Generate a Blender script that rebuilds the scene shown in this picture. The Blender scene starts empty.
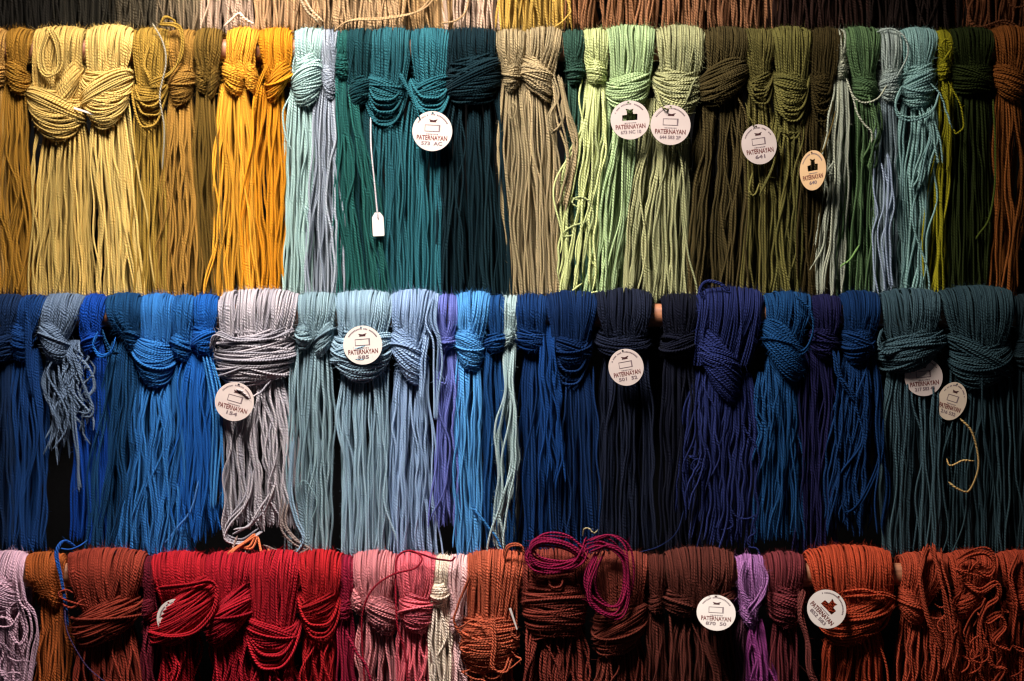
import bpy, math, random
import numpy as np
R = math.radians
SC = bpy.context.scene
COL = SC.collection

# ------------------------------------------------------------ camera, light
DIST = 2.0
cam = bpy.data.cameras.new('camera'); camo = bpy.data.objects.new('camera', cam); COL.objects.link(camo)
camo.location = (0, -DIST, 0); camo.rotation_euler = (R(90), 0, 0)
cam.sensor_width = 36.0; cam.lens = 36.0 * DIST / 1.024
cam.dof.use_dof = True; cam.dof.focus_distance = DIST - 0.03; cam.dof.aperture_fstop = 4.0
cam.clip_start = 0.05; cam.clip_end = 50
SC.camera = camo
w = bpy.data.worlds.new('World'); SC.world = w; w.use_nodes = True
bg = w.node_tree.nodes['Background']
bg.inputs[0].default_value = (0.75, 0.85, 1.0, 1); bg.inputs[1].default_value = 0.018
def area(name, loc, target, size, power, col):
    l = bpy.data.lights.new(name, 'AREA'); l.shape = 'DISK'; l.size = size; l.energy = power; l.color = col
    l.spread = R(80)
    o = bpy.data.objects.new(name, l); COL.objects.link(o); o.location = loc
    from mathutils import Vector
    o.rotation_euler = (Vector(target) - Vector(loc)).to_track_quat('-Z', 'Y').to_euler()
    return o
area('key_lamp', (-0.27, -0.55, 1.00), (-0.14, 0, 0.01), 0.44, 9.6, (1.0, 0.93, 0.85))
SC.view_settings.view_transform = 'Standard'; SC.view_settings.look = 'None'
SC.view_settings.exposure = 0.0; SC.view_settings.gamma = 1.0
SC.render.engine = 'CYCLES'; SC.cycles.pixel_filter_type = 'BLACKMAN_HARRIS'; SC.cycles.filter_width = 1.2
SC.cycles.max_bounces = 5; SC.cycles.diffuse_bounces = 3

# ------------------------------------------------------------ materials
def lin(c):
    return tuple(((v/255)/12.92 if v/255 <= 0.04045 else ((v/255+0.055)/1.055)**2.4) for v in c)
MATS = {}
def yarn(c):
    c = tuple(int(v) for v in c)
    if c in MATS: return MATS[c]
    m = bpy.data.materials.new('wool_yarn'); m.use_nodes = True
    nt = m.node_tree; N = nt.nodes; L = nt.links; b = N['Principled BSDF']
    l = lin(c)
    lum = 0.3*l[0] + 0.55*l[1] + 0.15*l[2]
    l = tuple(lum * (max(v, 1e-4)/lum)**0.94 for v in l)   # light bouncing between strands deepens the dye again
    att = N.new('ShaderNodeAttribute'); att.attribute_name = 'tint'
    geo = N.new('ShaderNodeTexCoord')
    noi = N.new('ShaderNodeTexNoise'); noi.inputs['Scale'].default_value = 26; noi.inputs['Detail'].default_value = 3
    L.new(geo.outputs['Object'], noi.inputs['Vector'])
    add = N.new('ShaderNodeMath'); add.operation = 'MULTIPLY_ADD'; add.inputs[1].default_value = 0.40
    L.new(noi.outputs['Fac'], add.inputs[0])
    mul = N.new('ShaderNodeMath'); mul.operation = 'MULTIPLY'; mul.inputs[1].default_value = 0.60
    L.new(att.outputs['Fac'], mul.inputs[0]); L.new(mul.outputs[0], add.inputs[2])
    ramp = N.new('ShaderNodeValToRGB')
    lo = [max(0, v*0.70) for v in l]; hi = [min(1, v*1.22+0.003) for v in l]
    # dyed wool drifts a little in hue from strand to strand
    lo = [lo[0]*0.97, lo[1], lo[2]*1.04]; hi = [hi[0]*1.02, hi[1], hi[2]*0.97]
    ramp.color_ramp.elements[0].position = 0.2; ramp.color_ramp.elements[0].color = (*lo, 1)
    ramp.color_ramp.elements[1].position = 0.8; ramp.color_ramp.elements[1].color = (*hi, 1)
    L.new(add.outputs[0], ramp.inputs[0]); L.new(ramp.outputs[0], b.inputs['Base Color'])
    b.inputs['Roughness'].default_value = 0.85
    b.inputs['Specular IOR Level'].default_value = 0.06
    b.inputs['Sheen Weight'].default_value = 0.35; b.inputs['Sheen Roughness'].default_value = 0.45
    b.inputs['Sheen Tint'].default_value = (*[min(1, 0.04+1.1*v) for v in l], 1)
    # twisted plies: diagonal ridges in (length, round) coordinates
    uv = N.new('ShaderNodeUVMap'); uv.uv_map = 'UVMap'
    sep = N.new('ShaderNodeSeparateXYZ'); L.new(uv.outputs[0], sep.inputs[0])
    a = N.new('ShaderNodeMath'); a.operation = 'MULTIPLY'; a.inputs[1].default_value = 1/3.0
    L.new(sep.outputs[0], a.inputs[0])
    jn = N.new('ShaderNodeTexNoise'); jn.inputs['Scale'].default_value = 140; jn.inputs['Detail'].default_value = 2; L.new(geo.outputs['Object'], jn.inputs['Vector'])
    ja = N.new('ShaderNodeMath'); ja.operation = 'MULTIPLY_ADD'; ja.inputs[1].default_value = 1.5; L.new(jn.outputs['Fac'], ja.inputs[0]); L.new(a.outputs[0], ja.inputs[2])
    v3 = N.new('ShaderNodeMath'); v3.operation = 'MULTIPLY'; v3.inputs[1].default_value = 2.0; L.new(sep.outputs[1], v3.inputs[0])
    s = N.new('ShaderNodeMath'); s.operation = 'ADD'; L.new(ja.outputs[0], s.inputs[0]); L.new(v3.outputs[0], s.inputs[1])
    t = N.new('ShaderNodeMath'); t.operation = 'MULTIPLY'; t.inputs[1].default_value = 2*math.pi; L.new(s.outputs[0], t.inputs[0])
    sn = N.new('ShaderNodeMath'); sn.operation = 'COSINE'; L.new(t.outputs[0], sn.inputs[0])
    cmb = N.new('ShaderNodeCombineXYZ'); cmb.inputs[2].default_value = 0.9
    for k, amp in ((0, 0.29), (1, 0.18)):
        q = N.new('ShaderNodeMath'); q.operation = 'MULTIPLY_ADD'; q.inputs[1].default_value = amp; q.inputs[2].default_value = 0.5
        L.new(sn.outputs[0], q.inputs[0]); L.new(q.outputs[0], cmb.inputs[k])
    nm = N.new('ShaderNodeNormalMap'); nm.space = 'TANGENT'; nm.uv_map = 'UVMap'; nm.inputs['Strength'].default_value = 1.0
    L.new(cmb.outputs[0], nm.inputs['Color']); L.new(nm.outputs[0], b.inputs['Normal'])
    MATS[c] = m
    return m
def plain(name, c, rough=0.7, noise=0.06, scale=120, bump=0.0):
    m = bpy.data.materials.new(name); m.use_nodes = True
    nt = m.node_tree; N = nt.nodes; L = nt.links; b = N['Principled BSDF']; l = lin(c)
    g = N.new('ShaderNodeTexCoord'); n = N.new('ShaderNodeTexNoise'); n.inputs['Scale'].default_value = scale; n.inputs['Detail'].default_value = 4
    L.new(g.outputs['Object'], n.inputs['Vector'])
    r = N.new('ShaderNodeValToRGB')
    r.color_ramp.elements[0].position = .3; r.color_ramp.elements[0].color = (*[v*(1-2*noise) for v in l], 1)
    r.color_ramp.elements[1].position = .7; r.color_ramp.elements[1].color = (*[min(1, v*(1+noise)) for v in l], 1)
    L.new(n.outputs['Fac'], r.inputs[0]); L.new(r.outputs[0], b.inputs['Base Color'])
    b.inputs['Roughness'].default_value = rough; b.inputs['Specular IOR Level'].default_value = 0.25
    if bump:
        bp = N.new('ShaderNodeBump'); bp.inputs['Strength'].default_value = 0.5; bp.inputs['Distance'].default_value = bump
        L.new(n.outputs['Fac'], bp.inputs['Height']); L.new(bp.outputs[0], b.inputs['Normal'])
    return m
def wood():
    m = bpy.data.materials.new('turned_wood'); m.use_nodes = True
    nt = m.node_tree; N = nt.nodes; L = nt.links; b = N['Principled BSDF']
    g = N.new('ShaderNodeTexCoord'); mp = N.new('ShaderNodeMapping'); mp.inputs['Scale'].default_value = (6, 160, 160)
    L.new(g.outputs['Object'], mp.inputs[0])
    n = N.new('ShaderNodeTexNoise'); n.inputs['Scale'].default_value = 1.5; n.inputs['Detail'].default_value = 5
    L.new(mp.outputs[0], n.inputs['Vector'])
    r = N.new('ShaderNodeValToRGB')
    r.color_ramp.elements[0].position = .3; r.color_ramp.elements[0].color = (*lin((140, 84, 58)), 1)
    r.color_ramp.elements[1].position = .7; r.color_ramp.elements[1].color = (*lin((188, 126, 92)), 1)
    L.new(n.outputs['Fac'], r.inputs[0]); L.new(r.outputs[0], b.inputs['Base Color'])
    b.inputs['Roughness'].default_value = 0.5
    return m

# ------------------------------------------------------------ rows
# each lower rail stands a little nearer the viewer; 1 px of the picture = 1 mm at y = 0
ROWS = {0: (-217, 0.100), 1: (48, 0.050), 2: (315, 0.0), 3: (577, -0.050)}
RAIL_R = 11.5
def to_world(P, row):
    yr = ROWS[row][1]; s = (DIST + yr - 0.018) / DIST
    Q = np.empty_like(P)
    Q[..., 0] = (P[..., 0] - 512) * s * 0.001
    Q[..., 1] = yr + P[..., 1] * 0.001
    Q[..., 2] = (340.5 + P[..., 2]) * s * 0.001
    return Q

# ------------------------------------------------------------ strands to mesh
class Tubes:
    def __init__(self): self.parts = []
    def add(self, P, r, tint, row, sides=6):
        """P (S,N,3) in mm, r (S,), tint (S,)"""
        P = to_world(P, row); S, N, _ = P.shape
        T = np.gradient(P, axis=1); T /= np.linalg.norm(T, axis=2, keepdims=True) + 1e-12
        n = np.cross(T[:, 0], np.array([0.13, -0.9, 0.31])); n /= np.linalg.norm(n, axis=1, keepdims=True) + 1e-12
        Nn = np.empty_like(P)
        for i in range(N):
            n = n - (n * T[:, i]).sum(1, keepdims=True) * T[:, i]
            n /= np.linalg.norm(n, axis=1, keepdims=True) + 1e-12
            Nn[:, i] = n
        B = np.cross(T, Nn)
        a = np.arange(sides) / sides * 2 * math.pi
        taper = np.ones(N); taper[0] = taper[-1] = 0.3; taper[1] = taper[-2] = 0.92
        rr = (r[:, None] * taper[None, :] * 0.001)[:, :, None, None]
        V = P[:, :, None, :] + rr * (np.cos(a)[None, None, :, None] * Nn[:, :, None, :] + np.sin(a)[None, None, :, None] * B[:, :, None, :])
        ln = np.concatenate([np.zeros((S, 1)), np.cumsum(np.linalg.norm(np.diff(P, axis=1), axis=2), axis=1)], axis=1) * 1000
        ln += (np.arange(S) * 1.37 % 5)[:, None]
        idx = np.arange(S * N * sides).reshape(S, N, sides)
        k1 = (np.arange(sides) + 1) % sides
        F = np.stack([idx[:, :-1, :], idx[:, :-1, k1], idx[:, 1:, k1], idx[:, 1:, :]], axis=-1).reshape(-1, 4)
        k = np.arange(sides) / sides; kk = (np.arange(sides) + 1) / sides
        sh = (S, N-1, sides)
        u0 = np.broadcast_to(ln[:, :-1, None], sh); u1 = np.broadcast_to(ln[:, 1:, None], sh)
        v0 = np.broadcast_to(k, sh); v1 = np.broadcast_to(kk, sh)
        UV = np.stack([np.stack([u0, v0], -1), np.stack([u0, v1], -1), np.stack([u1, v1], -1), np.stack([u1, v0], -1)], axis=-2).reshape(-1, 2)
        tt = np.repeat(tint, N * sides)
        self.parts.append((V.reshape(-1, 3), F, UV, tt))
    def build(self, name, mat, parent=None, origin=(0, 0, 0)):
        off = 0; Vs, Fs, Us, Ts = [], [], [], []
        for V, F, U, t in self.parts:
            Vs.append(V); Fs.append(F + off); Us.append(U); Ts.append(t); off += len(V)
        V = np.concatenate(Vs) - np.array(origin); F = np.concatenate(Fs); U = np.concatenate(Us); t = np.concatenate(Ts)
        me = bpy.data.meshes.new(name)
        me.vertices.add(len(V)); me.vertices.foreach_set('co', V.astype(np.float32).ravel())
        me.loops.add(len(F) * 4); me.loops.foreach_set('vertex_index', F.astype(np.int32).ravel())
        me.polygons.add(len(F)); me.polygons.foreach_set('loop_start', np.arange(0, len(F) * 4, 4, dtype=np.int32))
        me.polygons.foreach_set('use_smooth', np.ones(len(F), dtype=bool))
        ul = me.uv_layers.new(name='UVMap'); ul.data.foreach_set('uv', U.astype(np.float32).ravel())
        at = me.attributes.new('tint', 'FLOAT', 'POINT'); at.data.foreach_set('value', t.astype(np.float32))
        me.update(); me.validate()
        me.materials.append(mat)
        o = bpy.data.objects.new(name, me); COL.objects.link(o)
        if parent: o.parent = parent
        else: o.location = origin
        return o

rng = np.random.default_rng(7)
def U(a, b, n=None): return rng.uniform(a, b, n)
def wave(S, t, fmin, fmax, amp):
    """smooth wobble, different for each strand; t (N,)"""
    out = np.zeros((S, len(t)))
    for k in range(3):
        f = U(fmin, fmax, (S, 1)) * (1 + 0.6 * k); ph = U(0, 6.283, (S, 1)); a = rng.normal(0, 1, (S, 1)) / (1 + k)
        out += a * np.sin(2 * math.pi * f * t[None, :] + ph)
    return out * amp * 0.6
def sstep(t): t = np.clip(t, 0, 1); return t * t * (3 - 2 * t)

YR = 1.26     # usual strand radius, mm
def fuzz(tb, P, row, dens=0.05, L=(3, 7)):
    """stray wool fibres standing off the strands"""
    S, N, _ = P.shape
    n = int(S * N * dens)
    if n < 1: return
    i = rng.integers(0, S, n); j = rng.integers(1, N-1, n)
    p = P[i, j]; t = P[i, j+1] - P[i, j-1]; t /= np.linalg.norm(t, axis=1, keepdims=True) + 1e-9
    d = rng.normal(0, 1, (n, 3)); d[:, 1] -= 0.35; d /= np.linalg.norm(d, axis=1, keepdims=True)
    e = t * U(-0.8, 0.8, (n, 1)) + d
    ln = U(L[0], L[1], (n, 1)); curl = rng.normal(0, 0.35, (n, 3))
    q = np.linspace(0, 1, 4)
    Q = p[:, None, :] + (q[None, :, None] * ln[:, :, None]) * e[:, None, :] + (q**2)[None, :, None] * (curl * ln)[:, None, :]
    tb.add(Q, np.full(n, 0.13), U(0.4, 1, n), row, sides=3)

def drape(tb, row, d0, d1, kx, kw, ky, thick=10, lobe=1.0, dens=1.0):
    zr = -ROWS[row][0]; wd = d1 - d0
    nl = 3
    for l in range(nl):
        n = max(3, int(wd / 1.75 * (1.0 if l == 2 else 0.8) * dens))
        u = np.linspace(-1, 1, n) + U(-0.5, 0.5, n) / n * 1.6
        u = np.clip(u, -1, 1)
        lens = np.sqrt(np.clip(1 - 0.85 * u**2, 0.02, 1))
        f = (l + 0.5) / nl
        Rr = RAIL_R + 1.9 + thick * f * (1 - 0.65 * lobe + 0.65 * lobe * lens) + U(-0.7, 0.7, n)
        a = np.linspace(0, math.pi, 16)
        nb, nf = 4, 14
        zb = np.linspace(-34, -6, nb); t = np.linspace(0, 1, nf + 1)[1:]
        yk = -(RAIL_R + 1.0 + (thick * 0.9) * f * lens)
        Y = np.concatenate([np.repeat(Rr[:, None], nb, 1), Rr[:, None] * np.cos(a), -Rr[:, None] + (yk + Rr)[:, None] * sstep(t)[None, :]], axis=1)
        dep = (ky + zr)   # knot depth below rail
        Z = np.concatenate([np.repeat(zr + zb[None, :], n, 0), zr + Rr[:, None] * np.sin(a), zr - dep * np.repeat(t[None, :], n, 0)], axis=1)
        xd = (d0 + d1) / 2 + u * (wd / 2 - 1.2); uu = np.clip(u + rng.normal(0, 0.10, n), -1, 1)
        nc = max(2, n // 5); cid = np.clip(((u + 1) / 2 * nc).astype(int), 0, nc - 1)
        xk = kx + np.clip(uu + rng.normal(0, 0.13, nc)[cid], -1.05, 1.05) * (kw / 2)
        tt = np.concatenate([np.zeros(nb + 8), np.linspace(0, 1, 8 + nf)])
        X = xd[:, None] + (xk - xd)[:, None] * (0.25*tt + 0.75*tt**1.9)[None, :]
        s = np.linspace(0, 1, X.shape[1])
        sl = rng.normal(0, 1)
        X = X + wave(n, s, 0.5, 1.5, 0.9) + wave(nc, s, 0.4, 1.3, 1.7)[cid] * sstep(s*2)[None, :] + (s - 0.5)[None, :] * rng.normal(0, 1.0, (n, 1)) * np.where(rng.random((n, 1)) < 0.12, 7, 2)
        Y = Y + wave(n, s, 0.8, 1.6, 0.5)
        P = np.stack([X, Y, Z], -1)
        tb.add(P, YR * 0.86 * U(0.80, 1.15, n), U(0, 1, n), row)
        if l == 2: fuzz(tb, P, row, 2.0, (2, 6))

def knot(tb, row, x0, x1, y0, y1, tilt=0.0, style='w', base=-10, depth=None, dens=1.0):
    cx, cz = (x0 + x1) / 2, -(y0 + y1) / 2; W = (x1 - x0) / 2; H = (y1 - y0) / 2
    d0 = depth if depth else min(23, 0.72 * min(W, H) + 7)
    conv, sag = {'w': (0.72, 0.16), 'l': (0.30, 0.22), 'u': (0.45, 0.55), 'b': (0.9, 0.05)}[style]
    for lay in range(2):
        sc = 1.0 if lay else 0.80
        n = max(5, int(2 * H * 1.35 / 2.1 * dens * sc))
        v = np.linspace(-1, 1, n) + U(-0.5, 0.5, n) / n * 1.8
        v = np.clip(v, -1, 1)
        th = np.linspace(R(-112), R(112), 26)
        prof = np.sqrt(np.clip(1 - 0.72 * v**2, 0, 1))
        Wv = (W - 1.5) * sc * (0.50 + 0.50 * prof) * U(0.93, 1.03, n)
        ct = np.cos(th)
        tl = tilt * 1.7 + rng.normal(0, 0.10, n)
        X = cx + Wv[:, None] * np.sin(th)[None, :]
        wrap = conv + (1 - conv) * np.clip(ct, 0, 1)
        Z = cz + (H * sc * v)[:, None] * wrap[None, :] * 0.95 + (tl * W)[:, None] * np.sin(th)[None, :] + sag * H * (1 - np.clip(ct, -.3, 1) - 0.55)[None, :]
        Y = base - (d0 * sc * (0.22 + 0.78 * prof))[:, None] * ct[None, :]
        t = np.linspace(0, 1, 26)
        Z = Z + wave(n, t, 0.4, 1.2, 0.9); Y = Y + wave(n, t, 0.6, 1.4, 0.6)
        P = np.stack([X, Y, Z], -1)
        tb.add(P, YR * 0.92 * U(0.86, 1.12, n), U(0, 1, n), row)
        if lay: fuzz(tb, P, row, 0.9, (2, 5))
    if 11 < W < 38 and style in 'wu' and rng.random() < 0.6:
        n = int(max(4, H / 2.6)); sg = 1 if (tilt > 0.05 or (abs(tilt) <= 0.05 and rng.random() < .5)) else -1
        tl = sg * U(0.30, 0.55); v = np.linspace(-1, 1, n) + U(-.3, .3, n) / n
        th = np.linspace(R(-108), R(108), 26); ct = np.cos(th); t = np.linspace(0, 1, 26)
        X = cx + (W * U(0.9, 0.99, n))[:, None] * np.sin(th)[None, :]
        Z = cz + H * 0.12 + (H * 0.36 * v)[:, None] * (0.35 + 0.65 * np.clip(ct, 0, 1))[None, :] + np.clip(tl * W * np.sin(th), -0.75*H, 0.75*H)[None, :]
        Y = base - (d0 * (0.75 + 0.32 * np.sqrt(1 - 0.8*np.clip(v, -1, 1)**2)))[:, None] * ct[None, :]
        Z = Z + wave(n, t, .4, 1.2, 1.1); Y = Y + wave(n, t, .6, 1.4, .5)
        P = np.stack([X, Y, Z], -1); tb.add(P, YR * 0.95 * U(0.88, 1.1, n), U(0, 1, n), row); fuzz(tb, P, row, 0.2)
    # a strand or two that lies askew over the wrap
    if W > 9 and rng.random() < 0.6:
        n = 1
        th = np.linspace(R(-100), R(100), 24); ct = np.cos(th)
        v = U(-0.4, 0.6, n); tl = tilt + U(-0.28, 0.28, n)
        X = cx + (W) * np.sin(th)[None, :] * np.ones((n, 1)); Z = cz + (H * v * 0.8)[:, None] * ct[None, :] + np.clip((tl * W)[:, None] * np.sin(th)[None, :], -H, H) - sag * H * (ct - .4)[None, :]
        Y = base - (d0 + 1.6) * ct[None, :] * np.ones((n, 1))
        tb.add(np.stack([X, Y, Z], -1), YR * U(0.9, 1.1, n), U(0, 1, n), row)

def festoon(tb, row, x0, x1, y0, y1, n=9, base=-16, skew=0.0):
    """open loops slung between two points"""
    W = (x1 - x0) / 2; cx = (x0 + x1) / 2
    t = np.linspace(-1, 1, 26)
    f = np.linspace(0.25, 1, n) + U(-0.06, 0.06, n)
    sag = (y1 - y0) * f
    xl = x0 + U(0, 0.16 * W, n) + (1 - f) * W * 0.15; xr = x1 - U(0, 0.16 * W, n) - (1 - f) * W * 0.15
    X = (xl + xr)[:, None] / 2 + ((xr - xl) / 2)[:, None] * np.sign(t) * np.abs(t)**0.72
    X = X + skew * (1 - t**2)[None, :] * W
    Z = -y0 - U(0, 5, (n, 1)) - (sag)[:, None] * (1 - np.abs(t)**2.4)[None, :]
    Y = base - U(0, 9, (n, 1)) * np.sqrt(np.clip(1 - t**2, 0, 1))[None, :] + 6 * (np.abs(t)**3)[None, :]
    P = np.stack([X, Y, Z], -1) + np.stack([wave(n, t, .3, .8, 1.), wave(n, t, .3, .8, .6), wave(n, t, .3, .8, 1.)], -1)
    tb.add(P, YR * U(0.95, 1.15, n), U(0, 1, n), row); fuzz(tb, P, row, 0.1)

def tail(tb, row, tx0, tx1, bx0, bx1, ytop, yend, wav=1.0, ragged=0.02, dens=1.0, y_front=-20, y_back=8, curl=0.0, kw=None, rad=1.0):
    Lg = yend - ytop
    N = int(max(12, Lg / (5.5 if curl < 2 else 3.5)))
    t = np.linspace(0, 1, N)
    wmax = max(tx1 - tx0, bx1 - bx0)
    nf = max(3, int(wmax / 2.15 * dens)); layers = [(nf, 0.0), (max(2, int(nf * 1.0)), 0.45), (max(2, int(nf * 0.8)), 0.9)]
    for n, dl in layers:
        u = np.linspace(-1, 1, n) + U(-0.5, 0.5, n) / n * 2.2; u = np.clip(u, -1, 1)
        nc = max(2, n // 4); cid = np.clip(((u + 1) / 2 * nc).astype(int), 0, nc - 1)
        wav *= 1.0; coff = rng.normal(0, 0.15, nc)[cid]
        ub = np.clip(u * (1 - 0.25 * dl) + coff + rng.normal(0, 0.09, n), -1.08, 1.08)
        um = np.clip(u + 0.5 * coff + rng.normal(0, 0.05, n), -1.05, 1.05)
        xt = (tx0 + tx1) / 2 + um * ((tx1 - tx0) / 2 - 1)
        xb = (bx0 + bx1) / 2 + ub * ((bx1 - bx0) / 2 - 1)
        X = xt[:, None] + (xb - xt)[:, None] * (t**1.15)[None, :]
        # gathered where it leaves the knot
        g = np.exp(-(t * Lg / 30)**1.2); xc = (tx0 + tx1) / 2
        X = xc + (X - xc) * (1 - 0.28 * g)[None, :]
        cw = wave(nc, t, 0.4, 1.3, 2.9 * wav)[cid]; env = sstep(t * 3)[None, :]
        X = X + (cw + wave(n, t, 0.6, 1.6, 1.7 * wav) + wave(n, t, 2.5, 5.0, 0.55 * wav)) * env
        if curl: X = X + wave(n, t, 2.0, 4.0, 1.7 * curl) * env * (0.3 + t)[None, :]
        dep = np.sqrt(np.clip(1 - 0.8 * u**2, 0.05, 1))
        y0 = y_front + (y_back - y_front) * dl
        yy = y0 + (1 - dep) * 8 + rng.normal(0, 2.4, n)
        Y = (-11 + 6 * dl) * g[None, :] + yy[:, None] * (1 - g)[None, :] + (wave(nc, t, .5, 1.2, 1.6)[cid] + wave(n, t, 0.8, 2, 1.0 + 0.7 * curl)) * env
        Y = np.clip(Y, -34, 16)
        e = 1 - np.abs(rng.normal(0, ragged, n)) - ragged * U(0, 1.2, nc)[cid]
        e = np.clip(e, 0.3, 1)
        Z = -(ytop + Lg * t[None, :] * e[:, None])
        P = np.stack([X, Y, Z], -1)
        tb.add(P, YR * 0.9 * rad * U(0.84, 1.16, n), U(0, 1, n), row)
        if dl < 0.3: fuzz(tb, P, row, 0.9, (2, 5))
    # a few strands that have worked loose from the rest
    n = 1 + int(wmax / 22)
    u = U(-0.95, 0.95, n); xs = (tx0+tx1)/2 + u*(tx1-tx0)/2; xe = (bx0+bx1)/2 + np.clip(u + rng.normal(0, .45, n), -1.1, 1.1)*(bx1-bx0)/2
    X = xs[:, None] + (xe-xs)[:, None]*t[None, :] + wave(n, t, .6, 1.6, 4.2*wav)*sstep(t*3)[None, :]
    Y = np.clip((-11*np.exp(-t*6))[None, :] + (y_front-3)*(1-np.exp(-t*6))[None, :] + wave(n, t, .6, 1.5, 2), -36, 10)
    Z = -(ytop + Lg*t[None, :]*(1-np.abs(rng.normal(0, ragged+.05, (n, 1)))))
    P = np.stack([X, Y, Z], -1); tb.add(P, YR*.85*rad*U(.8, 1.1, n), U(.2, 1, n), row)

def catmull(pts, n):
    p = np.array(pts, float); p = np.vstack([2*p[0]-p[1], p, 2*p[-1]-p[-2]]); out = []
    m = len(p) - 3
    for q in np.linspace(0, m - 1e-6, n):
        i = int(q); t = q - i; a, b, c, d = p[i:i+4]
        out.append(0.5*((2*b)+(c-a)*t+(2*a-5*b+4*c-d)*t*t+(3*b-a-3*c+d)*t**3))
    return np.array(out)
def bundle(tb, row, pts, n=1, spread=2.5, rad=1.0, y=-30, fz=0.15):
    """pts: (px, py[, depth])"""
    q = [(p[0], p[2] if len(p) > 2 else y, -p[1]) for p in pts]
    ln = sum(math.dist(q[i], q[i+1]) for i in range(len(q)-1))
    C = catmull(q, int(max(10, ln / 2.6))); t = np.linspace(0, 1, len(C))
    P = np.repeat(C[None], n, 0)
    if n > 1:
        P = P + rng.normal(0, spread, (n, 1, 3)) * np.array([1, .6, 1])
        P += np.stack([wave(n, t, .6, 1.5, spread * .7) for _ in range(3)], -1) * np.array([1, .5, 1])
    else:
        P = P + np.stack([wave(n, t, .8, 2, .7) for _ in range(3)], -1)
    tb.add(P, YR * 0.86 * rad * U(0.9, 1.1, n), U(0, 1, n), row)
    if rad > 0.6: fuzz(tb, P, row, fz)

def tangle(tb, row, x0, x1, y0, y1, n, size=9, y=(-22, -34), rad=.85):
    """curly strands that wander and loop back on themselves"""
    for _ in range(n):
        x, z = U(x0, x1), U(y0, y1); a = U(0, 6.28); turn = rng.normal(0, .5); pts = []
        d = U(*y[::-1]); m = int(rng.integers(7, 15))
        for i in range(m):
            pts.append((x, z, d + rng.normal(0, 1.2)))
            turn = 0.75*turn + rng.normal(0, .42); a += turn
            x += size*.62*math.cos(a); z += size*.62*math.sin(a) + size*.14
            if x < x0: a = U(-1, 1)
            if x > x1: a = math.pi + U(-1, 1)
            if z < y0: a = U(.5, 2.6)
        bundle(tb, row, pts, rad=rad)
def tag(o, label, cat, group=None):
    o['label'] = label; o['category'] = cat
    if group: o['group'] = group
ROWNAME = {0: 'skeins hanging from the rail above the photo', 1: 'skeins on the yellow to green rail', 2: 'skeins on the blue rail', 3: 'skeins on the red rail'}

def skein(row, label, col, d, kn, tl, cat='yarn skein', **o):
    yr = ROWS[row][1]; s = (DIST + yr) / DIST
    ry = ROWS[row][0]
    root = bpy.data.objects.new('yarn_skein', None); COL.objects.link(root)
    org = (((d[0]+d[1])/2 - 512) * s * 0.001, yr, (340.5 - ry) * s * 0.001)
    root.location = org; root.empty_display_size = 0.02
    tag(root, label, cat, ROWNAME[row])
    m = yarn(col)
    tb = Tubes()
    k0 = kn[0] if kn else None
    if kn:
        kx = sum((k[0]+k[1])/2*(k[1]-k[0]) for k in kn) / sum(k[1]-k[0] for k in kn)
        a0 = min(k[0] for k in kn); a1 = max(k[1] for k in kn); kx = (a0+a1)/2
        kw = (a1 - a0) * o.get('pinch', 0.48); ky = sum((k[2]+k[3])/2 for k in kn)/len(kn)
    else:
        kx = (tl[0][0]+tl[0][1])/2; kw = tl[0][1]-tl[0][0]; ky = ry + 40
    drape(tb, row, d[0], d[1], kx, kw, ky + 3, thick=min(17, 5.0 + 0.15*(d[1]-d[0])) * U(0.85, 1.2), dens=o.get('ddens', 1))
    for b in o.get('over', []): bundle(tb, row, *b[:1], **b[1])
    tb.build('looped_top', m, root, org)
    for k in kn:
        st = k[5] if len(k) > 5 else 'w'; ti = k[4] if len(k) > 4 else 0.0
        tb = Tubes()
        if st == 'f':
            knot(tb, row, k[0]+2, k[1]-2, k[2], k[2] + (k[3]-k[2])*0.62, ti, 'u', base=-8)
            festoon(tb, row, k[0], k[1], k[2]+3, k[3], n=max(6, int((k[1]-k[0])/4)), skew=ti*.3, base=-17)
        else:
            knot(tb, row, k[0], k[1], k[2], k[3], ti, st)
        tb.build('knot', m, root, org)
    for k in o.get('curls', []):
        tb = Tubes(); tangle(tb, row, *k); tb.build('tangled_strands', m, root, org)
    for q in tl:
        q = list(q); ex = q[5] if len(q) > 5 else {}
        ex = dict(ex); tc = ex.pop('col', None)
        ytop = ex.pop('ytop', (kn[0][2]+2*kn[0][3])/3 if kn else ry + 30)
        tb = Tubes()
        ye = q[4] + (12 if row == 1 and q[4] > 290 else 9 if row == 2 and q[4] >= 548 else 0)
        tail(tb, row, q[0], q[1], q[2], q[3], ytop, ye, **ex)
        tb.build('hanging_strands', yarn(tc) if tc else m, root, org)
    for b in o.get('loose', []):
        kw_ = dict(b[1]); tc = kw_.pop('col', None)
        tb = Tubes(); bundle(tb, row, b[0], **kw_)
        tb.build('loose_strand', yarn(tc) if tc else m, root, org)
    return root

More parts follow.
